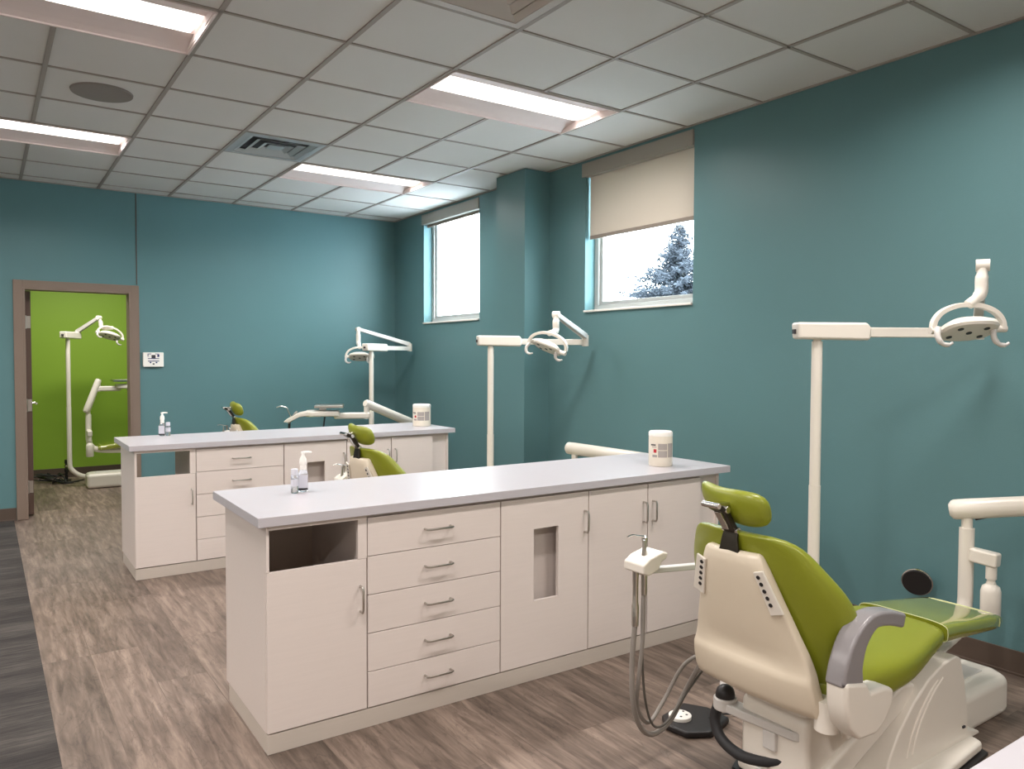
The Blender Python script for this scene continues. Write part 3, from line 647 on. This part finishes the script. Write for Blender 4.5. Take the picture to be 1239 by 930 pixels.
def hoses(cx, cy, lab):
    """suction handpieces and syringe hanging in the rest, with their hoses"""
    def P(x, y, z): return (x-1.9, y-1.95, z)
    o = []
    t = empty('air_syringe', (1.9+cx, 1.95+cy, 0), 0, 'silver air water syringe standing in the rest of the %s' % lab, 'dental syringe'); o.append(t)
    MB().lathe([(.008, 0), (.008, .05), (.011, .065), (.011, .072), (.004, .078)], P(1.928, 1.97, .765), n=14).build('syringe_body', m_steel, t, smooth=True)
    MB().tube(curve_pts([P(1.928, 1.97, .84), P(1.90, 1.97, .845), P(1.868, 1.97, .852), P(1.845, 1.97, .848)], 4), .0030, 8).build('nozzle', m_chrome, t, smooth=True)
    MB().tube(curve_pts([P(1.926, 1.97, .765), P(1.915, 1.965, .60), P(1.912, 1.96, .42), P(1.93, 1.96, .25), P(1.985, 1.97, .14), P(2.08, 1.99, .13), P(2.17, 1.98, .22), P(2.22, 1.93, .33)], 8), .0045, 8).build('hose', m_hosedark, t, smooth=True)
    t = empty('suction_handpiece', (1.9+cx, 1.95+cy, 0), 0, 'narrow grey suction handpiece second from left in the rest of the %s' % lab, 'suction handpiece'); o.append(t)
    MB().lathe([(.010, -.14), (.011, -.08), (.009, 0), (.006, .03), (.004, .05)], P(1.888, 1.93, .79), n=14).build('handpiece_body', m_steel, t, smooth=True)
    MB().tube(curve_pts([P(1.888, 1.93, .66), P(1.885, 1.93, .5), P(1.872, 1.935, .35), P(1.89, 1.96, .24), P(1.965, 1.98, .155), P(2.06, 2.0, .20), P(2.14, 1.98, .32), P(2.2, 1.93, .38)], 8), .0075, 10).build('hose', m_hose, t, smooth=True)
    t = empty('suction_handpiece', (1.9+cx, 1.95+cy, 0), 0, 'wide grey suction handpiece leftmost in the rest of the %s' % lab, 'suction handpiece'); o.append(t)
    MB().lathe([(.012, -.20), (.013, -.13), (.010, -.12), (.010, -.06), (.012, 0)], P(1.857, 1.94, .742), n=16).build('handpiece_body', m_steel, t, smooth=True)
    MB().tube(curve_pts([P(1.857, 1.94, .55), P(1.845, 1.94, .42), P(1.85, 1.94, .28), P(1.905, 1.96, .165), P(1.99, 1.98, .105), P(2.10, 2.0, .12), P(2.17, 1.99, .22), P(2.19, 1.94, .33)], 8), .0095, 12).build('hose', m_hose, t, smooth=True)
    return o
hoses(0, 0, 'front right chair')
c2 = copy_tree(c1); c2.location = (OX-.095, 4.26, 0); c2.rotation_euler.z = R(6); c2['label'] = 'green dental chair between the front and far islands, head and back showing'
for ch in c2.children:
    if ch.name.split('.')[0] in ('instrument_rest', 'holder_bar'): ch.location.z -= .055; ch.location.x += .11
for o in hoses(0, 2.71, 'chair between the islands'):
    o.location = Matrix.Rotation(R(6), 3, 'Z') @ (o.location - Vector((OX, 4.26, 0))) + Vector((OX, 4.27, -.055)); o.rotation_euler.z = R(6)
c3 = copy_tree(c1); c3.location = (OX-.09, 6.86, 0); c3['label'] = 'farthest green dental chair in the teal room, only headrest above the far island'
hoses(-.09, 5.31, 'farthest teal room chair')
c4 = copy_tree(c1); c4.location = (1.82, 9.98, 0); c4.rotation_euler.z = PI; c4['label'] = 'green dental chair in the lime green room beyond the doorway'
for c in (c1, c2, c3, c4): c['group'] = 'green dental chairs'

def base_box(x, y, rz, label):
    t = empty('floor_box', (x, y, 0), rz, label, 'utility box', 'utility boxes at the chair feet')
    MB().prism([(-.22, -.135), (.19, -.135), (.235, -.06), (.235, .15), (-.22, .15)], 'z', .002, .165).build('box_cover', m_plastic, t, bevel=.035, seg=4)
    MB().box(-.14, .14, -.05, .05, .163, .168).build('lid_seam', m_greyplastic, t, bevel=.002)
base_box(3.30, 1.56, 0, 'white rounded utility box on the floor under the leg rest of the front right chair')
base_box(3.30, 4.27, 0, 'white rounded utility box at the foot of the chair between the islands')
base_box(3.30, 6.87, 0, 'white rounded utility box at the foot of the farthest teal room chair')
base_box(1.17, 9.77, PI, 'pale rounded utility box on the floor of the green room')

t = empty('foot_control', (2.335, 2.10, 0), R(15), 'round black foot pedal with white disc on the floor behind the front chair', 'foot control')
MB().prism([(-.06, -.11), (.10, -.11), (.13, .0), (.10, .10), (-.06, .11), (-.12, .06), (-.13, -.04)], 'z', .001, .028).build('pedal_base', m_black, t, bevel=.01, seg=3)
MB().lathe([(.045, 0), (.045, .012), (.038, .016), (.001, .017)], (-.035, .04, .028), n=28).build('pedal_disc', m_pump, t, smooth=True)
for k in range(5): MB().lathe([(.005, 0), (.005, .0015)], (-.035+.026*math.cos(k*2*PI/5), .04+.026*math.sin(k*2*PI/5), .0435), n=10).build('disc_hole', m_black, t)
MB().box(.03, .09, -.08, -.05, .028, .036).build('pedal_button', m_rubber, t, bevel=.004)
MB().tube(curve_pts([(.0, .10, .014), (.03, .16, .03), (.02, .2, .16), (-.06, .18, .30)], 6), .004, 8).build('pedal_cable', m_rubber, t, smooth=True) if False else None
MB().tube(curve_pts([(.11, -.04, .016), (.17, -.09, .010), (.22, -.14, .010), (.24, -.20, .010)], 6), .004, 8).build('pedal_cable', m_rubber, t, smooth=True)

# ------------------------------------------------------------------ operating lights
def lamp(px, py, a1, knuckle, head, hrot, yrot, label, L1=.75, zb=1.59, foot=None, neck_mid=None, fwd=None):
    """pole, counterweight box, first arm in direction a1 (deg), second arm up to knuckle, neck, head"""
    t = empty('operating_light', (px, py, 0), 0, label, 'dental light', 'dental lights on poles')
    O = Vector((px, py, 0)); K = Vector(knuckle)-O; Hd = Vector(head)-O
    d = Vector((math.cos(R(a1)), math.sin(R(a1)), 0))
    ft = foot or (-.10, -.29)
    pts = [(0, 0, zb-.05), (0, 0, .30), (ft[0]*.03, ft[1]*.03, .20), (ft[0]*.25, ft[1]*.25, .115), (ft[0]*.6, ft[1]*.6, .095), (ft[0], ft[1], .09)]
    MB().tube([(0, 0, zb-.04), (0, 0, .9)], .0235, 18).build('upper_pole', m_plastic, t, smooth=True)
    MB().tube([(0, 0, .899), (0, 0, .32)] + curve_pts(pts[1:], 5), .0255, 18).build('lower_pole', m_plastic, t, smooth=True)
    MB().lathe([(.018, -.045), (.018, -.03)], (0, 0, zb), n=18).build('pole_collar', m_plastic, t)
    q = Vector((-d.y, d.x, 0))
    m4 = Matrix(((d.x, q.x, 0, 0), (d.y, q.y, 0, 0), (0, 0, 1, zb), (0, 0, 0, 1)))
    MB().prism([(-.10, -.03), (-.105, .045), (.215, .045), (.235, .02), (.228, -.035)], 'y', -.04, .04).xf(m4).build('transformer_box', m_plastic, t, bevel=.012, seg=3)
    MB().box(-.111, -.104, -.012, .012, -.006, .014).xf(m4).build('switch', m_darkprint, t)
    E = d*L1 + Vector((0, 0, zb+.002))
    MB().bar([d*.225+Vector((0, 0, zb+.002)), E], .034, .044, q).build('lower_arm', m_plastic, t, bevel=.004)
    MB().lathe([(.027, -.03), (.027, .055)], E, n=18).build('elbow_joint', m_plastic, t, smooth=True)
    E2 = E + Vector((0, 0, .045)); hv = (K-E2); qq = hv.cross(Vector((0, 0, 1))).normalized()
    MB().bar([E2, K], [.040, .032], [.045, .036], qq).build('upper_arm', m_greyplastic, t, bevel=.006)
    MB().lathe([(.024, -.024), (.024, .024)], K, qq, 18).build('knuckle_joint', m_plastic, t, smooth=True)
    nm = Vector(neck_mid)-O if neck_mid else K.lerp(Hd, .55)
    MB().tube(curve_pts([K, K.lerp(nm, .5), nm, Hd+yrot @ Vector((0, 0, .098))], 5), [.020]*4+[.024]*8+[.020]*4, 14).build('neck', m_plastic, t, smooth=True)
    # head in its own frame: z out of the back, lenses face -z, handles at +-x
    hm = Matrix.Translation(Hd) @ hrot.to_4x4()
    hdm = MB()
    n = 24
    def oct_ring(rx, ry, z): return [hm @ Vector((rx*math.copysign(abs(math.cos(2*PI*j/n))**.75, math.cos(2*PI*j/n)), ry*math.copysign(abs(math.sin(2*PI*j/n))**.75, math.sin(2*PI*j/n)), z)) for j in range(n)]
    hdm.rings([oct_ring(.020, .015, .034), oct_ring(.075, .055, .030), oct_ring(.108, .078, .012), oct_ring(.112, .082, -.004), oct_ring(.104, .076, -.014), oct_ring(.096, .068, -.015)])
    head_o = hdm.build('lamp_head', m_plastic, t, smooth=True)
    for (lx, ly) in ((-.062, .034), (.062, .034), (0, 0), (-.052, -.036), (.052, -.036)):
        MB().lathe([(.011, 0), (.011, .003), (.001, .003)], (0, 0, 0), (0, 0, -1), 14).xf(hm @ Matrix.Translation((lx, ly, -.0145))).build('led_lens', m_black, head_o)
    ym = Matrix.Translation(Hd) @ yrot.to_4x4()
    yo = [(-.140, 0, .0), (-.134, 0, .034), (-.106, 0, .068), (-.055, 0, .091), (0, 0, .098), (.055, 0, .092), (.106, 0, .070), (.134, 0, .036), (.140, 0, .0)]
    MB().bar([ym @ Vector(p) for p in curve_pts(yo, 4)], .030, .019, ym.to_3x3() @ Vector((0, 1, 0))).build('yoke', m_plastic, t, bevel=.003)
    for s in (-1, 1):
        MB().tube([hm @ Vector((s*.10, 0, 0)), hm @ Vector((s*.152, 0, 0))], .015, 14).build('yoke_pivot', m_plastic, t, smooth=True)
        x0 = s*.128-(.035 if s > 0 else 0)
        hp = [(x0, -.015, .004), (x0-.010, -.03, -.016), (x0-.010, -.04, -.040), (x0+.004, -.045, -.058), (x0+.026, -.045, -.062), (x0+.044, -.042, -.054)]
        MB().tube([ym @ Vector(p) for p in curve_pts(hp, 4)], [.012]*5+[.011]*6+[.009]*6+[.006]*4, 10).build('handle', m_greyplastic, t, smooth=True)
    return t
def rot(yaw, tiltx, tilty=0): return Matrix.Rotation(R(yaw), 3, 'Z') @ Matrix.Rotation(R(tiltx), 3, 'X') @ Matrix.Rotation(R(tilty), 3, 'Y')
lamp(3.10, 2.085, -31, (3.28, 1.475, 1.845), (3.225, 1.50, 1.590), rot(-34, -25, -2), rot(-34, 0, 0), 'white dental light on a pole behind the front right chair', neck_mid=(3.265, 1.475, 1.73))
lamp(3.12, 4.82, -19, (3.32, 4.285, 1.775), (3.205, 4.235, 1.545), rot(-60, -24, 20), rot(-60, 8, 12), 'white dental light on a pole between the two islands', neck_mid=(3.31, 4.28, 1.66))
lamp(3.275, 7.30, 27, (3.27, 7.62, 1.765), (3.235, 7.50, 1.475), rot(-30, -26, 0), rot(-30, 0, 0), 'white dental light on a pole near the far teal corner', L1=.66, foot=(-.2, -.25), zb=1.565, neck_mid=(3.27, 7.615, 1.62))
lamp(.795, 9.95, 58, (1.105, 9.93, 1.91), (1.212, 9.9, 1.705), rot(10, -20, 18), rot(10, 0, 22), 'white dental light on a curved pole in the green room', L1=.20, zb=1.70, foot=(.46, -.02), neck_mid=(1.14, 9.93, 1.80))

# ------------------------------------------------------------------ delivery units
def unit(px, py, tip, label, foot, bottle_dir=(0, -1), tray=None, zt=.72, zlow=.27):
    t = empty('delivery_unit', (px, py, 0), 0, label, 'delivery unit', 'delivery arms on the chairs')
    O = Vector((px, py, 0)); Tp = Vector(tip)-O
    fx, fy = foot
    MB().tube([(0, 0, zt), (0, 0, zlow+.14)] + curve_pts([(0, 0, zlow+.13), (fx*.06, fy*.06, zlow+.05), (fx*.3, fy*.3, zlow), (fx, fy, zlow-.02)], 5), .031, 20).build('post', m_plastic, t, smooth=True)
    MB().lathe([(.023, 0), (.023, .055)], (0, 0, zt), n=18).build('post_neck', m_plastic, t, smooth=True)
    K = Vector((0, 0, zt+.085)); hd = (Tp-K); dn = hd.normalized(); a = K - dn*.06
    q = dn.cross(Vector((0, 0, 1))).normalized()
    MB().tube([a-dn*.012, a, a+dn*.01, K, Tp, Tp+dn*.02], [.026, .041, .045, .046, .040, .030], 20, flat=(.85, 1.0)).build('spring_arm', m_plastic, t, smooth=True)
    MB().bar([(K+dn*.03)-Vector((0, 0, .045)), (K+dn*.10)-Vector((0, 0, .032))], .02, .016, q).build('arm_lever', m_black, t, bevel=.003)
    bx, by = bottle_dir; bd = Vector((bx, by, 0)).normalized(); bq = Vector((-bd.y, bd.x, 0))
    MB().bar([bd*.02+Vector((0, 0, .607)), bd*.135+Vector((0, 0, .600))], .052, .062, bq).build('bottle_bracket', m_plastic, t, bevel=.010, seg=3)
    MB().lathe([(.022, 0), (.022, .055)], bd*.105+Vector((0, 0, .515)), n=18).lathe([(.0165, 0), (.0165, .02)], bd*.105+Vector((0, 0, .497)), n=18).build('bottle_cap', m_plastic, t, smooth=True)
    MB().lathe([(.034, 0), (.040, .008), (.040, .12), (.034, .142), (.020, .152), (.019, .16)], bd*.105+Vector((0, 0, .340)), n=24).build('water_bottle', m_plastic, t, smooth=True)
    if tray:
        (jx, jy), (tx, ty), tz = tray     # drop joint below tip, then second arm to the tray head
        J = Tp; A = Vector((J.x, J.y, tz)); B = Vector((tx, ty, tz))-Vector((px, py, 0)); dd = (B-A).normalized(); qv = Vector((-dd.y, dd.x, 0))
        MB().tube([J, A-Vector((0, 0, .03))], .025, 16).build('drop_post', m_plastic, t, smooth=True)
        MB().bar([A-dd*.03, B-dd*.10], .055, .058, qv).build('lower_tray_arm', m_plastic, t, bevel=.015, seg=3)
        m4 = Matrix(((dd.x, qv.x, 0, B.x), (dd.y, qv.y, 0, B.y), (0, 0, 1, B.z), (0, 0, 0, 1)))
        MB().prism([(-.15, -.10), (.10, -.14), (.16, -.10), (.16, .10), (.10, .14), (-.15, .10)], 'z', .0, .05).xf(m4).build('control_head', m_plastic, t, bevel=.014, seg=3)
        MB().box(-.19, .07, -.13, .13, .080, .104).box(-.03, .03, -.03, .03, .05, .086).xf(m4).build('tray', m_steel, t, bevel=.003)
        MB().prism([(.12, .05), (.22, .03), (.33, -.03), (.34, -.045), (.30, -.05), (.20, .0), (.12, .01)], 'y', -.13, .13).xf(m4).build('instrument_rack', m_plastic, t, bevel=.006)
        for k in range(4):
            yy = -.09+.06*k
            MB().tube([m4 @ Vector((.24, yy, .04)), m4 @ Vector((.30, yy, -.06))], .008, 10).build('instrument', m_steel, t, smooth=True)
            MB().tube([m4 @ Vector(p) for p in curve_pts([(.30, yy, -.06), (.30, yy, -.20), (.24, yy, -.34), (.12, yy, -.36), (.02, yy, -.22), (-.02, yy, .0)], 5)], .0035, 8).build('hose', m_rubber, t, smooth=True)
        MB().tube([m4 @ Vector(p) for p in curve_pts([(.27, .10, -.02), (.30, .12, .06), (.31, .12, .085), (.36, .13, .10), (.40, .13, .09)], 4)], .005, 8).build('syringe', m_steel, t, smooth=True)
    return t
unit(3.615, 1.665, (3.84, 1.16, .895), 'white delivery arm with water bottle, cut by the right edge of the photo', (-.42, -.05))
unit(3.575, 4.385, (3.79, 3.83, .775), 'white delivery arm showing just behind the front island canister', (-.4, -.05))
unit(3.575, 6.98, (2.965, 6.72, 1.035), 'white delivery unit with tray above the far island worktop', (-.4, -.05), tray=((2.95, 6.7), (2.60, 6.88), .925))
unit(.985, 9.93, (1.09, 9.93, 1.19), 'white delivery unit with tray in the green room', (.35, .0), (.0, -1), tray=((1.1, 9.93), (1.42, 9.93), 1.10), zt=.81, zlow=.40)

# ------------------------------------------------------------------ round black disc on the right wall
t = empty('wall_disc', (XW, 2.022, .344), 0, 'round black disc with a chrome rim low on the teal wall', 'wall mount')
rd = Matrix.Translation((-.075, 0, 0)) @ Matrix.Rotation(R(18), 4, 'Z') @ Matrix.Rotation(R(-14), 4, 'Y')
MB().lathe([(.001, -.012), (.066, -.012), (.068, -.008), (.068, -.004)], (0, 0, 0), (1, 0, 0), 36).xf(rd).build('disc', m_black, t, smooth=True)
MB().lathe([(.066, -.004), (.073, 0), (.070, .014), (.030, .022)], (0, 0, 0), (1, 0, 0), 36).xf(rd).build('rim', m_chrome, t, smooth=True)
MB().tube([(-.06, 0, 0), (-.001, 0, 0)], .014, 12).build('stem', m_chrome, t, smooth=True)

# ------------------------------------------------------------------ green room: cables and small stand
t = empty('cable_stand', (.80, 10.45, 0), 0, 'small black stand upright on the green room floor by the cables', 'stand')
MB().lathe([(.05, .001), (.05, .012), (.015, .02), (.013, .10), (.022, .105), (.022, .14), (.012, .145), (.012, .20), (.02, .205), (.018, .25)], n=16).build('stand_body', m_black, t, smooth=True)
MB().lathe([(.0225, .165), (.0225, .19)], n=16).build('silver_band', m_chrome, t, smooth=True)
random.seed(3)
for k in range(3):
    t = empty('black_cable', (.55, 10.3, 0), 0, 'tangled black cable on the green room floor left of the stand', 'cable', 'tangled black cables in the green room')
    p = [(random.uniform(-.12, .25), random.uniform(-.22, .25), random.uniform(.01, .12)) for _ in range(9)]
    p[-1] = (.30+.06*k, -.1+.08*k, .01); p[-2] = (.18+.03*k, -.1+.05*k, .01)
    MB().tube(curve_pts(p, 6), .007, 8).build('cable_run', m_rubber, t, smooth=True)
